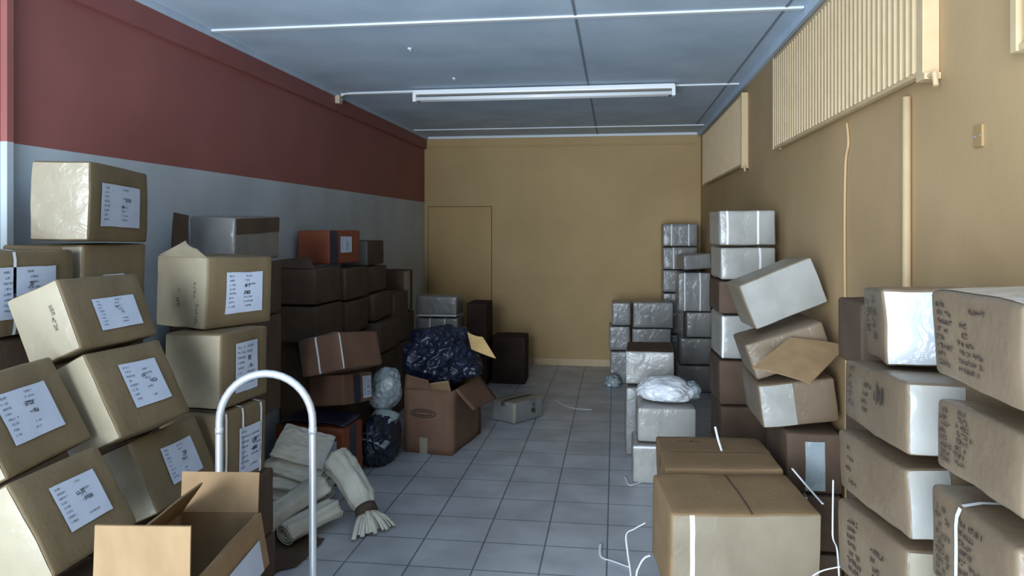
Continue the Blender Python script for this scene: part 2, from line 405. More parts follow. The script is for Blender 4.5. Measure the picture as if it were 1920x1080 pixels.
obj('box_knob', tube(bmesh.new(), [(.04, .01, 0), (.052, .01, 0)], .012, 12), M_joint, sw)
pip = thing('conduit_pipe', 'straight tan conduit pipe running down the ochre right wall', 'pipe', (XR - .016, 2.66, 0))
obj('pipe_tube', tube(bmesh.new(), [(0, 0, .0), (0, 0, 2.06)], .0135, 12), M_grille, pip, True)
for z in (.5, 1.25): obj('pipe_clip', B(-.0145, .0155, -.016, .016, z - .006, z + .006, .002), M_grille, pip)
bm = bmesh.new()
tube(bm, smoothpath([(XR - .008, 3.34, 2.07), (XR - .008, 3.32, 1.98), (XR - .008, 3.36, 1.88), (XR - .008, 3.37, 1.5), (XR - .008, 3.35, 1.0), (XR - .008, 3.36, .3)], 6), .0055, 8)
tag(obj('wall_wire', bm, M_tanwall2, None, True), 'thin wavy painted wire hanging down the right wall below the middle window grille', 'wire')

pc = at(1835, 255, X=XR - .004)
bp_ = thing('blanking_plate', 'small ochre blanking plate high on the right wall, right of the pipe', 'wall plate', pc)
obj('plate', B(-.003, .004, -.024, .024, -.03, .03, .002), noise_mat('plate_paint', (.33, .21, .09), (.38, .25, .11), 4, .6, 0), bp_)
for s in (-1, 1): obj('screw', tube(bmesh.new(), [(-.005, s * .015, 0), (-.003, s * .015, 0)], .003, 8), M_joint, bp_)
for px_, py_, l_ in ((768, 91, 'small white ceiling hook left of the centre joint, nearer the camera'), (851, 147, 'small white ceiling hook just in front of the lamp')):
    hk = thing('ceiling_hook', l_, 'hook', at(px_, py_, Z=H - .003)); obj('rose', tube(bmesh.new(), [(0, 0, .003), (0, 0, -.006)], .013, 14), M_ceilwhite, hk)
    obj('hook', tube(bmesh.new(), smoothpath([(0, 0, -.004), (0, 0, -.009), (.005, 0, -.013), (.008, 0, -.009)], 5), .002, 6), M_ceilwhite, hk)

# ------------------------------------------------------------------ window grilles on the right wall
def grille(y0, y1, z0, z1, pitch, label):
    x = XR - .05
    t = thing('window_grille', label, 'window grille', (XR, y0, z0), group=None)
    def bb(xa, xb, ya, yb, za, zb, bev=.003): return B(xa - XR, xb - XR, ya - y0, yb - y0, za - z0, zb - z0, bev)
    obj('back_board', bb(XR - .004, XR - .001, y0 + .02, y1 - .02, z0 + .01, z1 - .01, 0), M_tanwall2, t)
    bm = bb(x, XR - .001, y0, y0 + .045, z0, z1); obj('frame_side', bm, M_grille, t)
    obj('frame_side', bb(x, XR - .001, y1 - .03, y1, z0, z1), M_grille, t)
    obj('top_rail', bb(x + .004, XR - .02, y0 + .045, y1 - .03, z1 - .02, z1), M_grille, t)
    obj('bottom_rail', bb(x + .004, XR - .02, y0 + .045, y1 - .03, z0, z0 + .016), M_grille, t)
    k = int((y1 - y0 - .1) / pitch)
    for i in range(k):
        y = y0 + .045 + (i + .85) * (y1 - y0 - .075) / (k + .7)
        obj('bar', bb(x, x + .02, y - .011, y + .011, z0 + .014, z1 - .018, .002), M_grille, t)
    bm = tube(bmesh.new(), [(-.035, -.0, -.012), (-.035, -.05, -.012), (-.035, -.06, -.05)], .008, 8); box(bm, -.05, -.002, -.012, .05, -.02, 0)
    obj('bracket', bm, M_grille, t)
    return t
grille(2.44, 4.66, 2.095, 2.64, .052, 'long cream window grille of upright bars high on the right wall, bars clearly separated')
grille(5.76, 8.3, 2.095, 2.64, .055, 'far cream window grille high on the right wall nearest the back wall')
grille(-.2, 1.93, 2.035, 2.62, .055, 'cream window grille at the right edge of the photo, only its end post showing')

# ------------------------------------------------------------------ cartons: centre, size, rotation (degrees)
TABLE = {
    'A': (-1.693, 1.872, 1.065, 0.197, 0.360, 0.285, 1.5, -27.8, 3.7),
    'B': (-1.545, 1.873, 0.813, 0.200, 0.354, 0.272, 0.7, -30.0, 0.8),
    'C': (-1.750, 2.287, 1.319, 0.196, 0.391, 0.244, -0.7, -22.9, -1.0),
    'D': (-1.634, 2.282, 1.062, 0.199, 0.374, 0.291, -0.9, -27.6, -1.6),
    'E': (-1.604, 2.434, 0.771, 0.198, 0.437, 0.255, -2.7, -23.7, 5.1),
    'F': (-2.008, 2.658, 1.715, 0.218, 0.455, 0.295, -1.3, 0.7, 8.6),
    'I': (-1.726, 3.058, 1.356, 0.295, 0.383, 0.305, -1.0, 1.3, -16.7),
    'J': (-1.642, 2.926, 1.053, 0.261, 0.346, 0.305, -1.0, -0.0, -4.8),
    'K': (-1.638, 2.886, 0.745, 0.280, 0.334, 0.305, -0.8, 0.1, -6.8),
    'K2': (-1.630, 2.920, 0.444, 0.300, 0.360, 0.288, 0.0, 0.0, -3.0),
    'K3': (-1.620, 2.920, 0.149, 0.310, 0.380, 0.298, 0.0, 0.0, 2.0),
    'G': (-2.100, 2.275, 1.410, 0.340, 0.370, 0.280, 0.0, 0.0, 0.0),
    'H': (-2.100, 2.690, 1.417, 0.340, 0.380, 0.294, 0.0, 0.0, 0.0),
    'GH1': (-2.120, 2.475, 1.052, 0.340, 0.850, 0.425, 0.0, 0.0, 0.0),
    'GH2': (-2.110, 2.475, 0.627, 0.360, 0.850, 0.415, 0.0, 0.0, 0.0),
    'GH3': (-2.110, 2.475, 0.207, 0.360, 0.850, 0.415, 0.0, 0.0, 0.0),
    'M': (-2.026, 3.806, 1.571, 0.250, 0.532, 0.244, 1.4, 1.3, 1.0),
    'M2': (-2.040, 3.800, 1.292, 0.320, 0.500, 0.285, 0.0, 0.0, 0.0),
    'M3': (-2.060, 3.775, 0.873, 0.360, 0.550, 0.545, 0.0, 0.0, 0.0),
    'M4': (-2.140, 3.690, 0.297, 0.280, 0.480, 0.595, 0.0, 0.0, 0.0),
    'L1': (-2.155, 5.010, 0.430, 0.270, 0.260, 0.860, 0.0, 0.0, 0.0),
    'R1': (-2.100, 4.915, 0.988, 0.340, 0.430, 0.245, 0.0, 0.0, -2.0),
    'P1': (-2.115, 4.915, 1.238, 0.350, 0.450, 0.245, 0.0, 0.0, -1.0),
    'L2': (-2.095, 5.440, 0.300, 0.390, 0.480, 0.600, 0.0, 0.0, 0.0),
    'S2': (-2.065, 5.440, 0.722, 0.410, 0.480, 0.235, 0.0, 0.0, 0.0),
    'R2': (-2.105, 5.440, 0.968, 0.370, 0.500, 0.245, 0.0, 0.0, 1.0),
    'P2': (-2.105, 5.450, 1.215, 0.350, 0.500, 0.240, 0.0, 0.0, 0.0),
    'L3': (-2.070, 5.975, 0.310, 0.440, 0.450, 0.620, 0.0, 0.0, 0.0),
    'S3': (-2.040, 5.985, 0.748, 0.420, 0.470, 0.245, 0.0, 0.0, -3.0),
    'R3': (-2.090, 5.990, 0.990, 0.380, 0.460, 0.220, 0.0, 0.0, 0.0),
    'P3': (-2.115, 5.990, 1.212, 0.350, 0.460, 0.215, 0.0, 0.0, 0.0),
    'L4': (-2.085, 6.525, 0.300, 0.410, 0.450, 0.600, 0.0, 0.0, 0.0),
    'R4': (-2.095, 6.525, 0.833, 0.390, 0.450, 0.455, 0.0, 0.0, 0.0),
    'N': (-2.105, 5.329, 1.490, 0.274, 0.445, 0.250, 0.0, 0.0, -10.6),
    'O': (-2.080, 5.990, 1.427, 0.240, 0.420, 0.205, 0.0, 0.0, 0.0),
    'Q': (-2.125, 7.025, 1.032, 0.290, 0.350, 0.405, 0.0, 0.0, 0.0),
    'Q2': (-2.125, 7.035, 0.622, 0.310, 0.370, 0.405, 0.0, 0.0, 0.0),
    'Q3': (-2.115, 7.025, 0.207, 0.330, 0.390, 0.415, 0.0, 0.0, 0.0),
    'Z': (-1.780, 7.505, 0.843, 0.420, 0.350, 0.215, 0.0, 0.0, 0.0),
    'Z2': (-1.780, 7.515, 0.610, 0.440, 0.370, 0.240, 0.0, 0.0, 0.0),
    'Z3': (-1.785, 7.525, 0.242, 0.470, 0.390, 0.485, 0.0, 0.0, 0.0),
    'U': (-1.918, 4.676, 0.183, 0.499, 0.270, 0.367, -0.1, -0.2, -8.7),
    'T2': (-1.837, 4.867, 0.540, 0.290, 0.331, 0.205, -5.6, -7.6, -16.9),
    'T': (-1.751, 4.637, 0.818, 0.301, 0.472, 0.235, -6.3, -14.1, -11.7),
    'X': (-1.291, 5.571, 0.261, 0.365, 0.622, 0.519, 0.1, -0.0, -9.4),
    'AA': (-0.834, 6.376, 0.089, 0.279, 0.381, 0.176, 0.0, -0.0, -33.3),
    'CC': (-1.110, 7.925, 0.250, 0.360, 0.350, 0.500, 0.0, 0.0, 0.0),
    'CD': (-1.420, 7.800, 0.430, 0.220, 0.400, 0.860, 0.0, 0.0, 0.0),
    'a1': (0.710, 8.650, 1.558, 0.380, 0.400, 0.255, 0.0, 0.0, 0.0),
    'a2': (0.710, 8.650, 1.300, 0.380, 0.400, 0.250, 0.0, 0.0, 0.0),
    'a3': (0.710, 8.650, 1.045, 0.380, 0.400, 0.250, 0.0, 0.0, 0.0),
    'a4': (0.710, 8.650, 0.688, 0.380, 0.400, 0.455, 0.0, 0.0, 0.0),
    'a5': (0.710, 8.650, 0.228, 0.380, 0.400, 0.455, 0.0, 0.0, 0.0),
    'b1': (0.791, 7.868, 1.295, 0.280, 0.407, 0.157, 0.1, -4.2, 6.0),
    'b2': (0.780, 7.820, 0.995, 0.320, 0.400, 0.390, 0.0, 0.0, 0.0),
    'b3': (0.825, 7.830, 0.667, 0.250, 0.380, 0.255, 0.0, 0.0, 0.0),
    'b4': (0.795, 7.830, 0.403, 0.310, 0.420, 0.265, 0.0, 0.0, 0.0),
    'b5': (0.785, 7.820, 0.133, 0.330, 0.440, 0.265, 0.0, 0.0, 0.0),
    'c1': (0.765, 4.750, 1.627, 0.330, 0.400, 0.211, 0.0, 0.0, 1.5),
    'c2': (0.770, 4.750, 1.417, 0.320, 0.400, 0.195, 0.0, 0.0, 1.5),
    'c3': (0.765, 4.750, 1.215, 0.330, 0.400, 0.200, 0.0, 0.0, 1.5),
    'c4': (0.770, 4.750, 0.980, 0.320, 0.400, 0.260, 0.0, 0.0, 1.5),
    'c5': (0.765, 4.750, 0.712, 0.330, 0.400, 0.265, 0.0, 0.0, 1.5),
    'c6': (0.770, 4.750, 0.438, 0.320, 0.400, 0.275, 0.0, 0.0, 1.5),
    'c7': (0.765, 4.750, 0.147, 0.330, 0.400, 0.295, 0.0, 0.0, 1.5),
    'd': (0.750, 3.693, 1.323, 0.360, 0.279, 0.226, -0.3, -22.2, 4.9),
    'd2': (0.755, 3.600, 1.083, 0.350, 0.380, 0.170, 0.0, -19.0, 0.0),
    'D3': (0.780, 3.570, 0.869, 0.330, 0.430, 0.195, 0.0, -7.0, 0.0),
    'D4': (0.833, 3.525, 0.628, 0.235, 0.450, 0.257, 0.0, 0.0, 0.0),
    'D5': (0.830, 3.525, 0.372, 0.240, 0.450, 0.245, 0.0, 0.0, 0.0),
    'D6': (0.835, 3.525, 0.122, 0.230, 0.450, 0.245, 0.0, 0.0, 0.0),
    'f1': (0.256, 5.721, 0.617, 0.353, 0.490, 0.245, -0.4, -0.9, -2.7),
    'hh': (0.250, 5.645, 0.245, 0.360, 0.450, 0.490, 0.0, 0.0, 0.0),
    'g1': (0.060, 8.150, 0.728, 0.200, 0.400, 0.245, 0.0, 0.0, 0.0),
    'g2': (0.390, 8.150, 0.722, 0.420, 0.400, 0.275, 0.0, 0.0, 0.0),
    'g3': (0.042, 8.165, 0.472, 0.225, 0.430, 0.255, 0.0, 0.0, 0.0),
    'g4': (0.375, 8.175, 0.440, 0.410, 0.410, 0.280, 0.0, 0.0, 0.0),
    'g5': (0.050, 8.155, 0.170, 0.220, 0.450, 0.340, 0.0, 0.0, 0.0),
    'g6': (0.385, 8.165, 0.147, 0.430, 0.430, 0.295, 0.0, 0.0, 0.0),
    'j2': (0.286, 5.006, 0.123, 0.360, 0.360, 0.246, 0.0, 0.0, 0.0),
    'j1': (0.323, 5.067, 0.365, 0.375, 0.380, 0.226, 0.0, 0.0, 1.0),
    'k2': (0.421, 2.837, 0.494, 0.525, 0.362, 0.325, 3.8, 0.1, 7.7),
    'k1': (0.430, 3.338, 0.497, 0.475, 0.517, 0.320, -1.4, -1.4, 0.9),
    'kb2': (0.430, 2.860, 0.158, 0.420, 0.340, 0.315, 0.0, 0.0, 7.0),
    'kb1': (0.450, 3.340, 0.163, 0.420, 0.480, 0.325, 0.0, 0.0, 0.0),
    'n1': (0.775, 1.378, 1.426, 0.350, 0.322, 0.173, -0.7, -1.1, 1.1),
    'n2': (0.775, 1.369, 1.224, 0.350, 0.322, 0.142, -0.9, 4.3, 0.1),
    'n3': (0.775, 1.392, 1.042, 0.350, 0.328, 0.180, -2.1, 0.1, 0.7),
    'n4': (0.790, 1.380, 0.465, 0.340, 0.360, 0.930, 0.0, 0.0, 0.0),
    'm1': (0.803, 2.100, 1.368, 0.245, 0.360, 0.197, -3.6, -2.0, -10.8),
    'm2': (0.790, 1.949, 1.186, 0.340, 0.497, 0.169, -3.9, 1.9, -1.7),
    'm3': (0.790, 1.974, 0.997, 0.340, 0.434, 0.168, -3.1, -0.4, 2.7),
    'm4': (0.789, 1.981, 0.794, 0.340, 0.372, 0.200, -1.9, 0.2, 7.2),
    'm5': (0.795, 1.975, 0.340, 0.330, 0.410, 0.680, 0.0, 0.0, 0.0),
    'w1': (0.857, 2.630, 1.275, 0.175, 0.260, 0.220, 0.0, 0.0, 0.0),
    'w2': (0.873, 2.630, 0.880, 0.145, 0.300, 0.560, 0.0, 0.0, 0.0),
    'w3': (0.873, 2.630, 0.297, 0.145, 0.300, 0.595, 0.0, 0.0, 0.0),
    'B2': (-1.660, 1.873, 0.322, 0.480, 0.360, 0.643, 0.0, 0.0, 0.0),
    'E2': (-1.660, 2.434, 0.303, 0.480, 0.360, 0.605, 0.0, 0.0, 0.0),
}
GL, GLW, GM, GR, GRF, GRB = 'labelled cartons leaning at the left front', 'cartons stacked against the left wall', 'cartons in the dark stack on the left', 'printed cartons at the right front', 'cartons in the right hand pile', 'film wrapped parcels at the back right'
lab = lambda a, b, c, d: ('r', a, b, c, d)
clr = ('n', .45, .99, -.97, .97, M_clear)
# left front; end covers coloured paler as if lit
carton('A', 'tilted labelled carton cut by the left edge, top of the nearest leaning pair', GL, label_on=lab(-.62, .52, -.5, .52), film=[('n', -.98, .98, -.97, .97, M_litend, 'lit_end_film')])
carton('B', 'tilted carton with a white label at the lower left, behind the open empty carton', GL, label_on=lab(-.42, .58, -.45, .55), film=[('n', -.98, .98, -.97, .97, M_litend, 'lit_end_film')], tape=('y',))
carton('C', 'tilted labelled carton with faded writing on its end, topmost of the leaning ones', GL, label_on=lab(-.42, .64, -.6, .32), print_mat=M_faint, prints=[('n', -.75, .35, 5, .012, True), ('n', -.1, .3, 4, .012, True)], film=[('n', -.98, .98, -.97, .97, M_litend, 'lit_end_film')])
carton('D', 'tilted labelled carton in the middle of the leaning stack, dark square print on its sheet', GL, label_on=lab(-.4, .6, -.5, .56), film=[('n', -.98, .98, -.97, .97, M_litend, 'lit_end_film')])
carton('E', 'tilted labelled carton just left of the trolley hoop, lit-toned film on its near end', GL, label_on=lab(-.42, .55, -.55, .48), film=[('n', -.98, .98, -.97, .97, M_litend, 'lit_end_film')])
carton('B2', 'plain tall carton on the floor holding up the nearest leaning pair', GL, mat=M_dark)
carton('E2', 'plain tall carton on the floor under the leaning carton beside the trolley', GL, mat=M_dark)
# left wall
carton('F', 'upright labelled carton at the very top of the left pile before the white wall', GLW, mat=M_olive, label_on=lab(-.68, .62, -.62, .5), film=[('n', -.98, .98, -.97, .97, M_litend, 'lit_end_film')])
carton('G', 'shaded strapped carton at the left edge, below the upright top carton', GLW, label_on=lab(-.85, .48, -.6, .62), straps=[('x', -.5)])
carton('H', 'mostly hidden carton directly under the upright top carton', GLW, mat=M_olive, label_on=lab(-.45, .2, -.7, .2), film=[('n', .5, .98, -.95, .95, M_clear)])
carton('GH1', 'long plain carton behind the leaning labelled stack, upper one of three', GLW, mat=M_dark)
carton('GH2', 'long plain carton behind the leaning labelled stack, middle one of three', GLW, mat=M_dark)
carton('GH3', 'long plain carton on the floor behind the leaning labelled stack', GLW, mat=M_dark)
carton('I', 'upright labelled carton with a torn top flap and writing on its pale end', GLW, mat=M_olive, label_on=lab(-.48, .66, -.62, .55), print_mat=M_faint, prints=[('n', -.3, .5, 5, .014, True), ('n', .3, .6, 5, .018, True), ('n', -.1, -.15, 4, .02, True)], film=[('n', -.98, .98, -.97, .97, M_litend, 'lit_end_film')])
t, s, lift = CART['I']
bm = bmesh.new(); sheet(bm, [(-.14, -.18, .300), (.13, -.18, .300), (.115, -.215, .335), (.03, -.20, .365)], .005, 5, .01, 3, .02)
obj('torn_flap', bm, M_litend, t)
carton('J', 'upright labelled carton under the torn topped one, above the trolley hoop', GLW, mat=M_olive, label_on=lab(-.45, .5, -.68, .68), film=[('n', -.98, .98, -.97, .97, M_litend, 'lit_end_film')])
carton('K', 'strapped carton with a label seen through the trolley hoop', GLW, label_on=lab(-.2, .75, -.85, .45), straps=[('x', -.72), ('x', -.05), ('x', .72)])
carton('K2', 'brown carton low behind the open empty carton and trolley', GLW, mat=M_dark)
carton('K3', 'floor carton at the foot of the stack behind the trolley', GLW, mat=M_dark)
carton('M', 'grey ended carton against the left wall, behind the torn topped carton', GLW, mat=M_grey, film=[('r', -.97, .97, .25, .95, M_dark, 'dark_top')])  # darker band along the upper part of its aisle side
t, s, lift = CART['M']
bm = bmesh.new(); q = [at(354, 404, zc=3.66), at(354, 478, zc=3.66), at(322, 466, zc=3.60), at(326, 398, zc=3.60)]
bpy.context.view_layer.update(); mi = t.matrix_world.inverted(); sheet(bm, [mi @ v for v in q], .005, 5, .004, 2, .008)
obj('side_flap', bm, M_dark, t)
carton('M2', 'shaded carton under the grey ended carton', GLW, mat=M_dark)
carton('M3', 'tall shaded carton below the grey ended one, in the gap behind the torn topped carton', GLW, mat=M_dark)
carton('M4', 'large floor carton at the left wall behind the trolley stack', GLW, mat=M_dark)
# dark stack
carton('N', 'orange carton with dark tape and white label on top of the dark stack', GM, mat=M_red, label_on=('r', -.35, .38, -.35, .62), film=[('r', -.98, -.5, -.98, .98, M_bluetape, 'dark_tape')])
carton('O', 'small carton with a pale end right behind the orange carton', GM, mat=M_dark, film=[('n', -.9, .95, -.95, .95, M_grey)])
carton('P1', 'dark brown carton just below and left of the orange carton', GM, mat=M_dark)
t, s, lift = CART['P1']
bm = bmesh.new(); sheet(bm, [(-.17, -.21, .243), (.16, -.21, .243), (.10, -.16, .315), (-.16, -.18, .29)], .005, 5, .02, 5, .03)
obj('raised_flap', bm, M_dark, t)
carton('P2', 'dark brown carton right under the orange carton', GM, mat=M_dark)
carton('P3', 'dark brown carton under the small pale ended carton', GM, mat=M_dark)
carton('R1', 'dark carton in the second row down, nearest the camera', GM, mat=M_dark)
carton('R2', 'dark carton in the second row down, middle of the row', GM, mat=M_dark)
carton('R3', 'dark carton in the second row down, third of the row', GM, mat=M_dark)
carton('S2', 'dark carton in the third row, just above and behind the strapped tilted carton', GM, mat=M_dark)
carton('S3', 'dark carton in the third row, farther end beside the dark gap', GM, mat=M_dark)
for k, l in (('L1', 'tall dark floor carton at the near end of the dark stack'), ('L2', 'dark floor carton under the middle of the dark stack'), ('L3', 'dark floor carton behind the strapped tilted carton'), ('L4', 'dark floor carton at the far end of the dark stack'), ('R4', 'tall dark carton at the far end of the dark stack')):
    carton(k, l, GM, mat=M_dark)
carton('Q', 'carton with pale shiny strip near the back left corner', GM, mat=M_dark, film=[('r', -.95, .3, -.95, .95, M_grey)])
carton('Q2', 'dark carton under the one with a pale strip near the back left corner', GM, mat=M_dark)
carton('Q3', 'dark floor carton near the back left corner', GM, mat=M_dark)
carton('Z', 'grey film wrapped parcel right behind the black bag', GM, mat=M_grey, straps=[('z', -.85)])
carton('Z2', 'grey strapped parcel half hidden by the black bag', GM, mat=M_grey, straps=[('y', -.3), ('y', .4)])
carton('Z3', 'grey floor parcel hidden behind the big open carton', GM, mat=M_grey)
carton('T', 'tilted brown carton with white straps lying across the middle left pile', GM, mat=M_kraft, straps=[('x', -.97), ('y', -.1)])
carton('T2', 'brown carton with dark tape and label under the strapped tilted carton', GM, mat=M_kraft, film=[('r', -.35, .1, -.98, .98, M_bluetape, 'dark_tape')], label_on=('r', .25, .85, -.75, .75))
carton('U', 'orange red carton with dark tape on the floor behind the cream sacks', GM, mat=M_red, film=[('r', -.35, .3, -.98, .98, M_bluetape, 'dark_tape'), ('n', .42, .82, -.35, .55, M_paper, 'paper_sheet')])
carton('AA', 'small carton alone on the floor tiles beyond the big open carton', mat=M_grey, tape=('y', M_dark), film=[('n', .75, .98, -.95, .95, M_clear)], prints=[('r', -.6, .2, 3, .05, True), ('r', .0, .2, 3, .05, True)])
carton('CC', 'indistinct dark brown box standing behind the small floor carton', mat=M_darker)
carton('CD', 'indistinct dark brown box by the back wall below the door', mat=M_darker)
# back right
for k, l, st in (('a1', 'top grey parcel of the stack in the back right corner, two white straps', [('y', -.5), ('y', .5)]), ('a2', 'second grey parcel down in the back right corner stack', [('y', -.4)]), ('a3', 'third grey parcel down in the back right corner stack', []),
                 ('a4', 'tall grey parcel low in the back right corner stack', []), ('a5', 'bottom grey parcel of the back right corner stack', [])):
    carton(k, l, GRB, mat=M_pale if k in ('c1', 'c2', 'c4') else M_dark if k in ('c3', 'c5', 'c6', 'c7') else M_grey, straps=st)
for k, l, st in (('b1', 'slightly tilted grey parcel in front of the back corner stack', []), ('b2', 'tall grey parcel with two white straps under the slightly tilted one', [('y', -.6), ('y', .35)]), ('b3', 'small grey parcel under the tall strapped one near the right wall', []),
                 ('b4', 'low grey parcel in the shaded gap near the right wall', []), ('b5', 'grey floor parcel in the shaded gap near the right wall', [])):
    carton(k, l, GRB, mat=M_pale if k in ('c1', 'c2', 'c4') else M_dark if k in ('c3', 'c5', 'c6', 'c7') else M_grey, straps=st)
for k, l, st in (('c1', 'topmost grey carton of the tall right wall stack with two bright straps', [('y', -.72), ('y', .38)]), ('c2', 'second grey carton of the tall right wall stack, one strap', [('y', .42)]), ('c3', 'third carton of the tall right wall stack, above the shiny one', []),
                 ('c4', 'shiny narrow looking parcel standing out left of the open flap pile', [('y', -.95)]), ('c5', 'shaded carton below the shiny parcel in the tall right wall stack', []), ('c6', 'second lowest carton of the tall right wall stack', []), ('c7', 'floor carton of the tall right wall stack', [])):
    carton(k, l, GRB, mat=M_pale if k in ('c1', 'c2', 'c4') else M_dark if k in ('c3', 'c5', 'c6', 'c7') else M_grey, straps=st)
for k, l in (('g1', 'small upper parcel at the left of the low stack by the back wall'), ('g2', 'wide upper parcel of the low stack by the back wall'), ('g3', 'small parcel under the small upper one by the back wall'), ('g4', 'wide parcel under the wide upper one by the back wall'),
             ('g5', 'floor parcel at the left of the low stack by the back wall'), ('g6', 'wide floor parcel of the low stack by the back wall')):
    carton(k, l, GRB, mat=M_grey)
carton('f1', 'boxy pale carton with brown top above the white plastic bag', GRF, mat=M_pale, film=[('t', -.97, .97, -.97, .97, M_dark, 'dark_top')])
carton('hh', 'tall grey carton with white tape beside the aisle, under the boxy pale carton', GRF, mat=M_grey, straps=[('y', -.35), ('y', -.5)])
carton('j1', 'grey carton with the white plastic bag lying on it', GRF, mat=M_pale)
carton('j2', 'grey floor carton under the one carrying the white plastic bag', GRF, mat=M_pale, film=[('n', -.97, .97, .86, .97, M_strap, 'white_tape')])
# right pile
carton('d', 'pale film wrapped carton tilted steeply on top of the right pile', GRF, mat=M_wrap, film=[('n', -.98, .98, -.97, .97, M_pale, 'pale_near_face')])
carton('d2', 'brown carton tilted under the steeply tilted film wrapped one', GRF, mat=M_printed)
carton('D3', 'open flapped carton in the right pile with a shiny near end', GRF, mat=M_printed, film=[('n', -.97, -.1, -.95, .95, M_pale, 'pale_sheet')])
t, s, lift = CART['D3']
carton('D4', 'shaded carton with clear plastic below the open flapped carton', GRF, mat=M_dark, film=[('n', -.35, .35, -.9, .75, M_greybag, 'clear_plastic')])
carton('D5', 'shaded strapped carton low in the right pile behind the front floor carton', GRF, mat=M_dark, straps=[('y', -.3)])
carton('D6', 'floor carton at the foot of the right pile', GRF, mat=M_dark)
carton('k2', 'big tan taped carton in the right foreground with a white strap down its front', GRF, mat=M_tan, straps=[('front', -.72)], soft=1.2, film=[('n', -.98, .98, -.98, .98, M_wrap, 'pale_near_face'), ('t', .07, .095, -.98, .98, M_dark, 'top_seam')])  # front cover is paler than the top, its glare put into the colour
carton('k1', 'tan carton just behind the big front carton, loose strap standing on it', GRF, mat=M_tan, tape=('x', M_tan), soft=1.2, print_mat=M_faint, prints=[('t', -.6, .55, 5, .02, False)])
carton('kb2', 'carton on the floor under the big front tan carton', GRF, mat=M_dark)
carton('kb1', 'carton on the floor under the second tan carton', GRF, mat=M_dark)
# right front, dark printing on the aisle sides
def rows(seed, cols):
    rnd = random.Random(seed); out = []
    for (u, v0, v1, k, n, ch) in cols:
        for i in range(k):
            out.append(('l', u + rnd.uniform(-.02, .05), v0 + (v1 - v0) * i / max(1, k - 1), max(1, n + rnd.randint(-1, 2)), ch, False))
    return out
carton('n1', 'near right printed carton, topmost, with rows of dark words and white film over its top', GR, mat=M_printed, soft=1.5, prints=rows(1, [(-.82, .62, -.72, 8, 5, .0088), (-.05, .6, .6, 1, 7, .0088), (-.25, .26, .06, 2, 4, .009), (-.28, -.12, -.66, 4, 9, .008)]),
       film=[('t', -.98, .98, -.98, .98, M_filmglare, 'pale_sheet')], straps=[])
carton('n2', 'near right printed carton in the middle, rows of words slanting down', GR, mat=M_printed, soft=1.5, prints=rows(2, [(-.85, .66, -.7, 8, 4, .0085), (-.42, .74, -.6, 8, 5, .0085)]), film=[])
carton('n3', 'near right printed carton at the lower right corner with vertical straps', GR, mat=M_printed, soft=1.3, prints=rows(3, [(-.8, .6, -.85, 9, 5, .010), (-.2, .66, -.75, 8, 7, .010)]), straps=[('x', .2)])
carton('n4', 'tall carton below the near right printed cartons', GR, mat=M_dark)
carton('m1', 'top printed carton of the second right column, broad white glare coloured on its near end', GR, mat=M_printed, soft=1.5, prints=rows(4, [(-.6, .5, -.3, 4, 3, .02), (.1, .6, -.4, 4, 3, .02)]), film=[('n', -.95, .2, -.97, .93, M_filmglare, 'pale_sheet')])  # glare on the near end is put into the white sheet
carton('m2', 'printed carton with a big black mark, second of the right column behind the nearest', GR, mat=M_printed, soft=1.6, prints=rows(5, [(-.8, .7, -.4, 5, 4, .014), (-.2, .4, -.4, 4, 4, .011), ]) + [('l', .28, .2, -16, .024, False)], film=[('n', -.97, -.3, -.97, .97, M_pale, 'pale_sheet')])  # here and on the next carton the pale sheet is painted glare
carton('m3', 'printed carton with wrinkled top edge, third of the right column behind the nearest', GR, mat=M_printed, soft=1.8, prints=rows(6, [(-.7, .5, -.6, 4, 4, .011)]), film=[('n', -.97, -.45, -.97, .97, M_pale, 'pale_sheet')])
carton('m4', 'dark printed carton low in the right column, beside the loose white strap', GR, mat=M_printed, soft=1.4, prints=rows(7, [(-.6, .6, -.7, 7, 5, .012), (.1, .3, -.8, 6, 4, .012)]), film=[('n', -.97, -.4, -.97, .97, M_clear, 'film_strip')])
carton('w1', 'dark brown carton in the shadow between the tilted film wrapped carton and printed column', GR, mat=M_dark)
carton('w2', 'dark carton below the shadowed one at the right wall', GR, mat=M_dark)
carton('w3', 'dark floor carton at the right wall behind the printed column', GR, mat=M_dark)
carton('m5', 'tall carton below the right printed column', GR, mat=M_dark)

# ------------------------------------------------------------------ open flap sheets on cartons
def world_child(name, bm, mat, parent, smooth=False):
    """geometry given in world space, parented to its thing"""
    bpy.context.view_layer.update()
    mw = Matrix.LocRotScale(parent.location, parent.rotation_euler, None)
    bm.transform(mw.inverted()); return obj(name, bm, mat, parent, smooth)
bm = bmesh.new(); sheet(bm, [at(1411, 689, zc=3.10), at(1520, 719, zc=3.02), at(1588, 650, zc=3.2), at(1481, 634, zc=3.24)], .006, 8, .006, 2, .006)
world_child('open_flap', bm, M_inside, CART['D3'][0])
bm = bmesh.new(); sheet(bm, [at(1588, 662, zc=3.24), at(1613, 668, zc=3.24), at(1606, 648, zc=3.3), at(1592, 648, zc=3.3)], .004, 4, .004, 8, .01)
tag(obj('plastic_scrap', bm, M_whitebag), 'small white plastic scrap beside the open cardboard flap', 'plastic scrap')

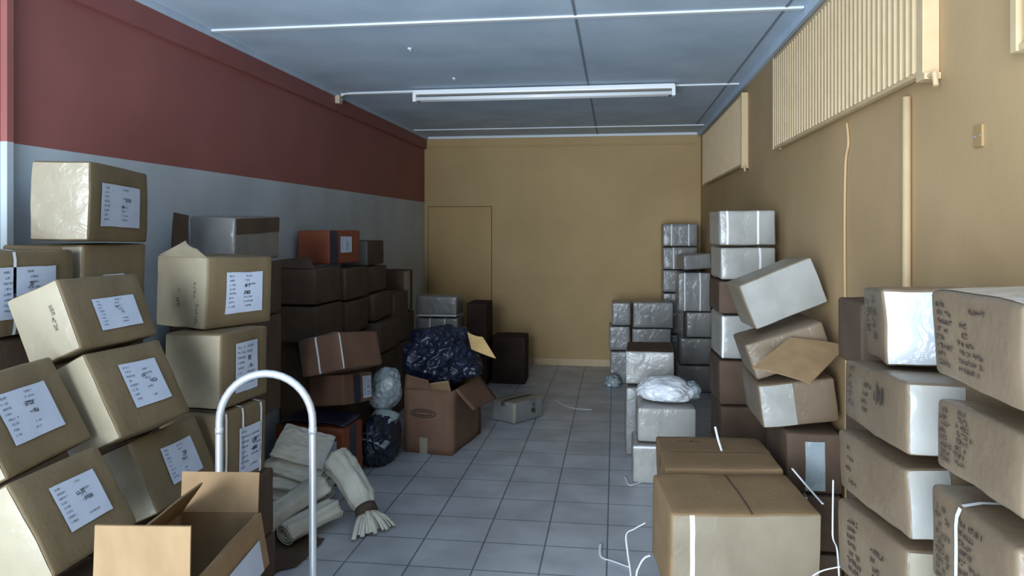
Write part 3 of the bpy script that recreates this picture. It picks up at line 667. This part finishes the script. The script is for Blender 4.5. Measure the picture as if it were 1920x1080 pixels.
# ------------------------------------------------------------------ open empty carton in the left foreground
far_r, near_r = Vector((-1.042, 2.08, 0)), Vector((-.985, 1.63, 0))
ax = (far_r - near_r).normalized(); left = Vector((-ax.y, ax.x, 0)); W, Z0, Z1 = .228, .36, .783
oc = thing('open_carton', 'empty open carton with raised flaps in the left foreground', 'carton', (near_r + far_r) / 2 + left * W / 2 + Vector((0, 0, Z0)))
FL, FRr, NL, NR = far_r + left * W, far_r, near_r + left * W, near_r
up = lambda p, z: Vector((p.x, p.y, z))
def panel(name, q, mat=M_inside, amp=.004): 
    bm = bmesh.new(); sheet(bm, q, .005, 6, 0, len(name), amp); return world_child(name, bm, mat, oc)
panel('base', [up(FL, Z0 + .004), up(FRr, Z0 + .004), up(NR, Z0 + .004), up(NL, Z0 + .004)], M_inside, 0)
panel('side_panel', [up(FL, Z0), up(FRr, Z0), up(FRr, Z1), up(FL, Z1)]); panel('side_panel', [up(NR, Z0), up(NL, Z0), up(NL, Z1), up(NR, Z1)])
panel('side_panel', [up(NL, Z0), up(FL, Z0), up(FL, Z1), up(NL, Z1)]); panel('side_panel', [up(FRr, Z0), up(NR, Z0), up(NR, Z1), up(FRr, Z1)])
panel('flap', [up(FL, Z1), up(FRr, Z1), at(487, 886, zc=2.26), at(342, 884, zc=2.26)])
panel('flap', [up(NR, Z1), up(NL, Z1), at(179, 984, zc=1.72), at(359, 986, zc=1.72)])
panel('flap', [up(NL, Z1), up(FL, Z1), at(379, 905, zc=2.13), at(255, 1000, zc=1.74)], M_inside)
rt = -left
panel('folded_flap', [up(FRr, Z1) + rt * .006, up(NR, Z1) + rt * .006, up(NR, Z1 - .15) + rt * .03, up(FRr, Z1 - .15) + rt * .03])
bm = bmesh.new(); q = lambda t, z, o: up(FRr.lerp(NR, t), z) + rt * o
sheet(bm, [q(.12, Z1 - .06, .022), q(.62, Z1 - .06, .022), q(.62, Z1 - .145, .036), q(.12, Z1 - .145, .036)], .002, 3)
world_child('shipping_label', bm, M_paper, oc)
ob = thing('cardboard_carton', 'closed carton under the open empty carton', 'carton', oc.location - Vector((0, 0, Z0)), (0, 0, math.atan2(ax.y, ax.x) - math.pi / 2))
obj('carton_body', Shape(W + .02, .46, Z0 - .004, 5, .004, .004).body(), M_dark, ob, True, Matrix.Translation((0, 0, Z0 / 2 - .002)))

# ------------------------------------------------------------------ hand trolley
tl, trr = Vector((-1.311, 2.343, 0)), Vector((-1.002, 2.386, 0)); ce = (tl + trr) / 2; dx = (trr - tl).normalized(); hw = (trr - tl).length / 2
dy = Vector((-dx.y, dx.x, 0))
ht = thing('hand_trolley', 'silver tube hand trolley standing behind the open carton', 'hand trolley', ce, (0, 0, math.atan2(dx.y, dx.x)))
pts = [(-hw, 0, .10), (-hw, 0, .5), (-hw, 0, .95)] + [(-hw * math.cos(a), 0, .975 + hw * 1.03 * math.sin(a)) for a in (math.pi * k / 18 for k in range(19))] + [(hw, 0, .95), (hw, 0, .5), (hw, 0, .10)]
obj('hoop_frame', tube(bmesh.new(), pts, .0127, 16), M_chrome, ht, True)
for z in (.22, .42): obj('cross_bar', tube(bmesh.new(), [(-hw, 0, z), (hw, 0, z)], .010, 12), M_chrome, ht, True)
for s in (-1, 1): obj('joint_sleeve', tube(bmesh.new(), [(s * hw, 0, .935), (s * hw, 0, .955)], .0142, 16), M_chrome, ht, True)
obj('toe_plate', B(-hw - .02, hw + .02, -.20, .005, .006, .014, .003), M_chrome, ht)
obj('axle', tube(bmesh.new(), [(-hw - .03, .06, .09), (hw + .03, .06, .09)], .009, 12), M_chrome, ht, True)
for s in (-1, 1):
    bm = tube(bmesh.new(), [(s * (hw + .01), .06, .09), (s * (hw + .045), .06, .09)], .09, 28); wl = obj('wheel', bm, M_rubber, ht)
    obj('wheel_hub', tube(bmesh.new(), [(s * (hw + .006), .06, .09), (s * (hw + .049), .06, .09)], .035, 16), M_chrome, wl)
    obj('axle_bracket', tube(bmesh.new(), [(s * hw, 0, .12), (s * hw, .06, .09)], .012, 10), M_chrome, ht)

# ------------------------------------------------------------------ big open carton with black bag
(xc, xd, xr) = TABLE['X'][0:3], TABLE['X'][3:6], TABLE['X'][6:9]
X = thing('open_carton', 'big brown open carton on the floor holding up the black bag', 'carton', (xc[0], xc[1], 0), (0, 0, R(xr[2])))
w, d, h = xd
sx = Shape(w, d, h, 4, .012, .008)
def wall4(name, q, mat=M_kraft, amp=.006, th=.006, n=8):
    bm = bmesh.new(); sheet(bm, q, th, n, 0, len(name), amp); return obj(name, bm, mat, X, True)
a, b_, hh_ = w / 2, d / 2, h - .06
fr = wall4('front_panel', [(-a, -b_, .0), (a, -b_, 0), (a, -b_, hh_), (-a, -b_, hh_ + .01)])
wall4('side_panel', [(a, -b_, 0), (a, b_, 0), (a, b_, hh_), (a, -b_, hh_)]); wall4('side_panel', [(-a, b_, 0), (-a, -b_, 0), (-a, -b_, hh_), (-a, b_, hh_)])
wall4('back_panel', [(a, b_, 0), (-a, b_, 0), (-a, b_, hh_), (a, b_, hh_)]); wall4('base', [(-a, -b_, .004), (a, -b_, .004), (a, b_, .004), (-a, b_, .004)], amp=0)
wall4('flap', [(-a, -b_, hh_), (a * .15, -b_, hh_), (a * .1, -b_ - .03, h + .02), (-a + .02, -b_ - .02, h + .05)], M_kraft)
wall4('flap', [(a * .12, -b_, hh_), (a, -b_, hh_), (a, -b_ - .05, h + .03), (a * .2, -b_ - .05, h)], M_inside)
wall4('flap', [(a, -b_ + .08, hh_), (a, b_ - .02, hh_), (a + .14, b_ - .02, hh_ - .17), (a + .11, -b_ + .16, hh_ - .16)], M_kraft)
bm = bmesh.new(); sheet(bm, [(-.06, -b_ - .006, .0), (.0, -b_ - .006, 0), (.0, -b_ - .006, .115), (-.06, -b_ - .006, .115)], .002, 3)
obj('packing_tape', bm, M_clear, X)
bm = bmesh.new()
for (cx_, rx_, ry_) in ((-.035, .10, .028), (-.035, .075, .014)):
    tube(bm, [(cx_ + rx_ * math.cos(t), -b_ - .007, .29 + ry_ * math.sin(t)) for t in (2 * math.pi * k / 28 for k in range(29))], .0035, 6)
obj('oval_print', bm, M_print, X)

def blob(name, mat, c, r, seed, amp, freq, rot=(0, 0, 0), parent=None, sub=5, flat=None, ridged=True, rest=None):
    bm = bmesh.new(); bmesh.ops.create_icosphere(bm, subdivisions=sub, radius=1)
    off = Vector((seed * 5.1, seed * 2.3, seed))
    for v in bm.verts:
        n0 = v.co.normalized()
        q = n0 * freq + off
        k = noise.noise(q) * .6
        if ridged: k += (.5 - abs(noise.noise(q * 2.3))) * .55 + (.35 - abs(noise.noise(q * 5))) * .28
        v.co = n0 * (1 + amp * k)
        v.co = Vector((v.co.x * r[0], v.co.y * r[1], v.co.z * r[2]))
        if rest and max(abs(v.co.x + c[0]) / rest[0], abs(v.co.y + c[1]) / rest[1]) > .84: v.co.z = max(v.co.z, rest[2] - c[2])
        if flat is not None and v.co.z < -flat: v.co.z = -flat + (v.co.z + flat) * .08
    bm.transform(Euler([R(x) for x in rot]).to_matrix().to_4x4()); bm.transform(Matrix.Translation(c))
    return obj(name, bm, mat, parent, True)
bagc = Vector((xc[0] - .03, xc[1] + .02, h + .07))
bag = thing('garbage_bag', 'crumpled dark blue black plastic bag lying on the big open carton', 'bag', bagc)
blob('bag_body', M_blackbag, (-.01, 0, .06), (.265, .27, .22), 3, .42, 1.7, parent=bag, sub=6, rest=(a, b_, -.118))
blob('bag_knot', M_blackbag, (.22, -.05, -.02), (.10, .10, .07), 9, .45, 2.2, parent=bag, sub=4, rest=(.01, .01, -.085))
bm = bmesh.new(); sheet(bm, [at(876, 622, zc=5.5), at(905, 632, zc=5.45), at(930, 672, zc=5.35), at(884, 655, zc=5.4)], .006, 6, .015, 4, .02)
tag(obj('brown_paper', bm, noise_mat('lit_paper', (.50, .33, .13), (.58, .40, .17), 8, .8, .2, 40)), 'torn tan paper piece sticking out beside the black bag', 'paper')
gb = thing('plastic_bag', 'pale grey plastic bag stuffed behind the dark bags, left of the big open carton', 'bag', (-1.66, 5.27, .46))
blob('bag_body', M_greybag, (0, 0, 0), (.11, .13, .15), 12, .35, 1.6, (0, 12, 0), gb)
db = thing('garbage_bag', 'dark bag of plastic sheeting on the floor left of the big open carton', 'bag', (-1.63, 5.06, 0))
blob('bag_body', M_blackbag, (0, 0, .14), (.115, .22, .17), 21, .4, 1.7, parent=db, flat=.14)
bm = bmesh.new(); 
for k in range(5):
    sheet(bm, [(-.08, -.20 + k * .05, .20 + .02 * k), (.10, -.22 + k * .06, .15 + .03 * k), (.11, -.12 + k * .06, .17 + .03 * k), (-.06, -.10 + k * .05, .22 + .03 * k)], .003, 5, .015, k, .03)
obj('crumpled_sheet', bm, M_greybag, db, True)
bs = thing('plastic_sheet', 'black plastic sheet draped over the top of the orange red carton', 'plastic sheet', (-1.9, 4.66, .372))
bm = bmesh.new(); sheet(bm, [(-.24, -.12, .012), (.22, -.16, .012), (.24, .08, .02), (-.22, .12, .02)], .006, 14, .02, 6, .02)
obj('sheet_body', bm, M_blackbag, bs, True)

# ------------------------------------------------------------------ cream sacks
def sack(c, w, d, th, rot, seed, label):
    """empty woven sack folded flat: creased double sheet with a hem"""
    t = thing('woven_sack', label, 'sack', c, [R(x) for x in rot], 'cream woven sacks')
    nu, nv = 30, 24; o = Vector((seed * 4.3, seed * 1.7, 0)); top, bot = [], []; bm = bmesh.new()
    def crease(x, y):
        q = Vector((x * 5, y * 9, 0)) + o
        k = (.5 - abs(noise.noise(q))) * .55 + (.5 - abs(noise.noise(q * 2.3 + Vector((3, 1, 0))))) * .3 + .3 * noise.noise(q * 5)
        return k * th * .55
    for j in range(nv + 1):
        for i in range(nu + 1):
            x, y = w * (i / nu - .5), d * (j / nv - .5)
            e = 1 + .06 * noise.noise(Vector((x * 9, y * 9, 5)) + o)
            z = crease(x, y); rim = min(1, 5 * min(i / nu, 1 - i / nu, j / nv, 1 - j / nv))
            top.append(bm.verts.new((x * e, y * e, th * .5 + z + th * .35 * rim))); bot.append(bm.verts.new((x * e, y * e, th * .35 + z * .3 - th * .3 * rim)))
    ww = nu + 1
    for j in range(nv):
        for i in range(nu):
            k = j * ww + i
            bm.faces.new((top[k], top[k + 1], top[k + ww + 1], top[k + ww])); bm.faces.new((bot[k], bot[k + ww], bot[k + ww + 1], bot[k + 1]))
    ring = [j for j in range(ww)] + [j * ww + nu for j in range(1, nv + 1)] + [nv * ww + j for j in range(nu - 1, -1, -1)] + [j * ww for j in range(nv - 1, 0, -1)]
    for p_, q_ in zip(ring, ring[1:] + ring[:1]): bm.faces.new((top[p_], bot[p_], bot[q_], top[q_]))
    hem = [top[2 * ww + i].co.copy() + Vector((0, 0, .001)) for i in range(1, nu)]
    obj('sack_body', bm, M_sack, t, False)
    obj('hem_stitching', tube(bmesh.new(), hem, .0022, 5), M_sack, t)
    return t
for k, (x, y, z, w, d, th, rx, ry, rz, lb) in enumerate((
    (-1.85, 4.16, .010, .38, .32, .045, 3, 2, 6, 'flattened cream sack at the very bottom of the sack heap'),
    (-1.85, 4.16, .085, .37, .31, .045, 8, 5, -5, 'folded cream sack second from the bottom of the sack heap'),
    (-1.85, 4.17, .160, .36, .30, .045, 14, 9, 8, 'creased cream sack in the middle of the sack heap'),
    (-1.84, 4.19, .240, .34, .28, .04, 22, 13, -7, 'slanting cream sack second from the top of the heap'),
    (-1.83, 4.22, .325, .31, .25, .035, 31, 15, 8, 'steeply slanting cream sack on top of the heap'))):
    sack((x, y, z), w, d, th, (rx, ry, rz), k + 1, lb)
def roll(pts, r, seed, label, grp='rolled cream sacks'):
    t = thing('rolled_sack', label, 'sack', pts[0], group=grp); bm = bmesh.new(); o = Vector(pts[0])
    P = smoothpath([Vector(p) - o for p in pts], 8); n = 36; rings = []
    for i, p in enumerate(P):
        dv = (P[min(i + 1, len(P) - 1)] - P[max(i - 1, 0)]).normalized(); aa = dv.cross(Vector((0, 0, 1))).normalized(); bb = dv.cross(aa)
        rings.append([bm.verts.new(p + (aa * math.cos(q) + bb * math.sin(q) * .85) * r * (1 + .22 * noise.noise(Vector((math.cos(q) * 2.4 + seed, math.sin(q) * 2.4, i * .1))) - .13 * abs(math.sin(q * 2.5 + i * .04 + seed)) + .06 * noise.noise(Vector((math.cos(q) * 7 + seed, math.sin(q) * 7, i * .3))))) for q in (2 * math.pi * k / n for k in range(n))])
    for s_, e_ in zip(rings, rings[1:]):
        for k in range(n): bm.faces.new((s_[k], s_[(k + 1) % n], e_[(k + 1) % n], e_[k]))
    bm.faces.new(rings[0][::-1]); bm.faces.new(rings[-1]); bmesh.ops.recalc_face_normals(bm, faces=bm.faces)
    obj('roll_body', bm, M_sack, t, True)
    for e, i in ((P[0], 0), (P[-1], len(P) - 1)):
        bm = bmesh.new(); dv = (P[min(i + 1, len(P) - 1)] - P[max(i - 1, 0)]).normalized(); aa = dv.cross(Vector((0, 0, 1))).normalized(); bb = dv.cross(aa)
        tube(bm, [e + (aa * math.cos(q) + bb * math.sin(q) * .85) * r * (1 - q / 22) + dv * .002 * (1 if i else -1) for q in (k * .35 for k in range(46))], .004, 5)
        obj('roll_end', bm, M_sack, t)
    return t
roll([(-1.82, 3.63, .085), (-1.74, 3.78, .13), (-1.62, 3.98, .20)], .078, 2, 'rolled cream sack lying low at the near left of the heap')
roll([(-1.66, 3.60, .072), (-1.60, 3.72, .09), (-1.52, 3.90, .10)], .066, 5, 'rolled cream sack beside the trolley leg, nearest the aisle')
# long bundle tied with a dark band, frayed end on the tiles
sbn = thing('sack_bundle', 'long cream sack bundle tied with a dark band, frayed end on the floor tiles', 'sack bundle', (-1.34, 3.93, 0))
o = Vector((-1.34, 3.93, 0)); bm = bmesh.new()
P = smoothpath([Vector(p) - o for p in ((-1.575, 4.06, .31), (-1.53, 4.04, .285), (-1.46, 4.00, .23), (-1.39, 3.95, .16), (-1.335, 3.90, .10))], 8); rings = []; n = 40
for i, p in enumerate(P):
    f = i / (len(P) - 1); r = .088 * (1 - .1 * f) if f < .8 else .079 - (f - .8) * .17
    dv = (P[min(i + 1, len(P) - 1)] - P[max(i - 1, 0)]).normalized(); aa = dv.cross(Vector((0, 0, 1))).normalized(); bb = dv.cross(aa)
    rings.append([bm.verts.new(p + (aa * math.cos(q) + bb * math.sin(q)) * r * (1 + .20 * noise.noise(Vector((math.cos(q) * 3, math.sin(q) * 3, i * .07))) - .16 * abs(math.sin(q * 3 + i * .03)) + .08 * noise.noise(Vector((math.cos(q) * 7, math.sin(q) * 7, i * .3))))) for q in (2 * math.pi * k / n for k in range(n))])
for s_, e_ in zip(rings, rings[1:]):
    for k in range(n): bm.faces.new((s_[k], s_[(k + 1) % n], e_[(k + 1) % n], e_[k]))
bm.faces.new(rings[0][::-1]); bm.faces.new(rings[-1]); bmesh.ops.recalc_face_normals(bm, faces=bm.faces)
obj('bundle_body', bm, M_sack, sbn, True)
pe = P[-1]; dv = (P[-1] - P[-4]).normalized()
bm = bmesh.new(); tube(bm, [pe - dv * .018, pe, pe + dv * .022], .060, 20); obj('tie_band', bm, plain('brown_cloth', (.075, .05, .035), .8), sbn, True)
rnd = random.Random(4); aa = dv.cross(Vector((0, 0, 1))).normalized()
for k in range(16):
    sp = (k - 7.5) / 7.5; st = pe + dv * .015 + aa * sp * .035 + Vector((0, 0, rnd.uniform(-.015, .025)))
    end = pe + dv * rnd.uniform(.10, .17) + aa * sp * .135; end.z = rnd.uniform(.008, .022)
    mid = st.lerp(end, .5) + Vector((0, 0, rnd.uniform(.01, .03)))
    bm = bmesh.new(); tube(bm, smoothpath([st, mid, end], 5), .013, 8, .005); obj('frayed_strip', bm, M_sack, sbn, True)
cb = thing('flat_carton', 'flattened dark brown carton on the floor under the cream sack rolls', 'flattened carton', (-1.68, 3.62, 0))
bm = bmesh.new(); sheet(bm, [(-.16, -.36, .006), (.10, -.30, .006), (.14, .12, .006), (-.14, .16, .006)], .008, 6, 0, 1, .002); obj('board', bm, M_dark, cb)
bm = bmesh.new(); sheet(bm, [(.10, -.28, .011), (.175, -.22, .015), (.19, .08, .018), (.14, .10, .011)], .005, 5); obj('loose_flap', bm, M_dark, cb)

# ------------------------------------------------------------------ white bag, foil, loose straps
wb = thing('plastic_bag', 'bright white plastic bag lying on a grey carton beside the aisle', 'bag', (.335, 5.12, .487))
blob('bag_body', M_whitebag, (0, 0, .055), (.175, .17, .085), 31, .3, 1.4, parent=wb, flat=.05)
blob('bag_corner', M_greybag, (.17, .02, .05), (.06, .09, .055), 33, .4, 2, parent=wb, sub=4)
ff = thing('plastic_scrap', 'crumpled clear plastic on the floor at the foot of the low back stack', 'plastic scrap', (-.03, 7.78, 0))
blob('crumpled_plastic', M_greybag, (0, 0, .05), (.07, .08, .06), 41, .6, 2.4, parent=ff, sub=4, flat=.045)
def strap(pts, label, r=.0075, flat=.0022, name='loose_strap'):
    bm = bmesh.new(); tube(bm, smoothpath(pts, 8), r, 8, flat)
    return tag(obj(name, bm, M_strap, None, True), label, 'strap', 'loose white straps')
G = lambda px, py: at(px, py, Z=.006)
strap([G(1040, 749), G(1056, 759), G(1080, 766), G(1110, 768)], 'curved white strap lying alone in the middle of the tile floor')
strap([at(1126, 1019, zc=3.82), G(1127, 1043), G(1150, 1052), G(1180, 1063)], 'thin bent strap on the tiles at the lower centre right')
strap([at(1210, 980, zc=2.86), at(1190, 991, zc=2.88), at(1175, 1002, zc=2.9), at(1178, 1040, zc=2.92), at(1184, 1085, zc=2.95), at(1190, 1200, zc=3.0)], 'white strap kinked out from the left side of the big front carton', .0085)
strap([at(1219, 1041, zc=2.78), at(1208, 1046, zc=2.78), at(1198, 1062, zc=2.78), at(1192, 1090, zc=2.78), at(1188, 1220, zc=2.85)], 'white strap curving down below the kinked one', .0085)
strap([at(1515, 1088, zc=2.35), at(1540, 1071, zc=2.3), at(1580, 1062, zc=2.26), at(1617, 1058, zc=2.22), at(1626, 1085, zc=2.2), at(1630, 1200, zc=2.2)], 'white strap arching at the bottom right of the big front carton', .0085)
strap([at(1634, 1085, zc=1.98), at(1640, 1035, zc=1.96), at(1648, 992, zc=1.96)], 'straight white strap end rising against the dark low printed carton', .006)
strap([at(1341, 800, zc=3.28), at(1347, 825, zc=3.26), at(1357, 856, zc=3.24)], 'short white strap standing up from the top of the second tan carton', .006)
strap([at(1562, 900, zc=2.3), at(1561, 985, zc=2.3), at(1562, 1010, zc=2.3), at(1570, 1035, zc=2.32), at(1575, 1120, zc=2.35)], 'pale strap hanging in the dark gap right of the big front carton', .0065)
strap([at(1485, 878, zc=2.95), at(1512, 910, zc=2.85), at(1543, 945, zc=2.7)], 'thin strap slanting down off the back corner of the big front carton', .005)
strap([G(1172, 893), G(1180, 909), G(1195, 906), G(1212, 900)], 'short white strap by the floor carton corner at the aisle', .0075)
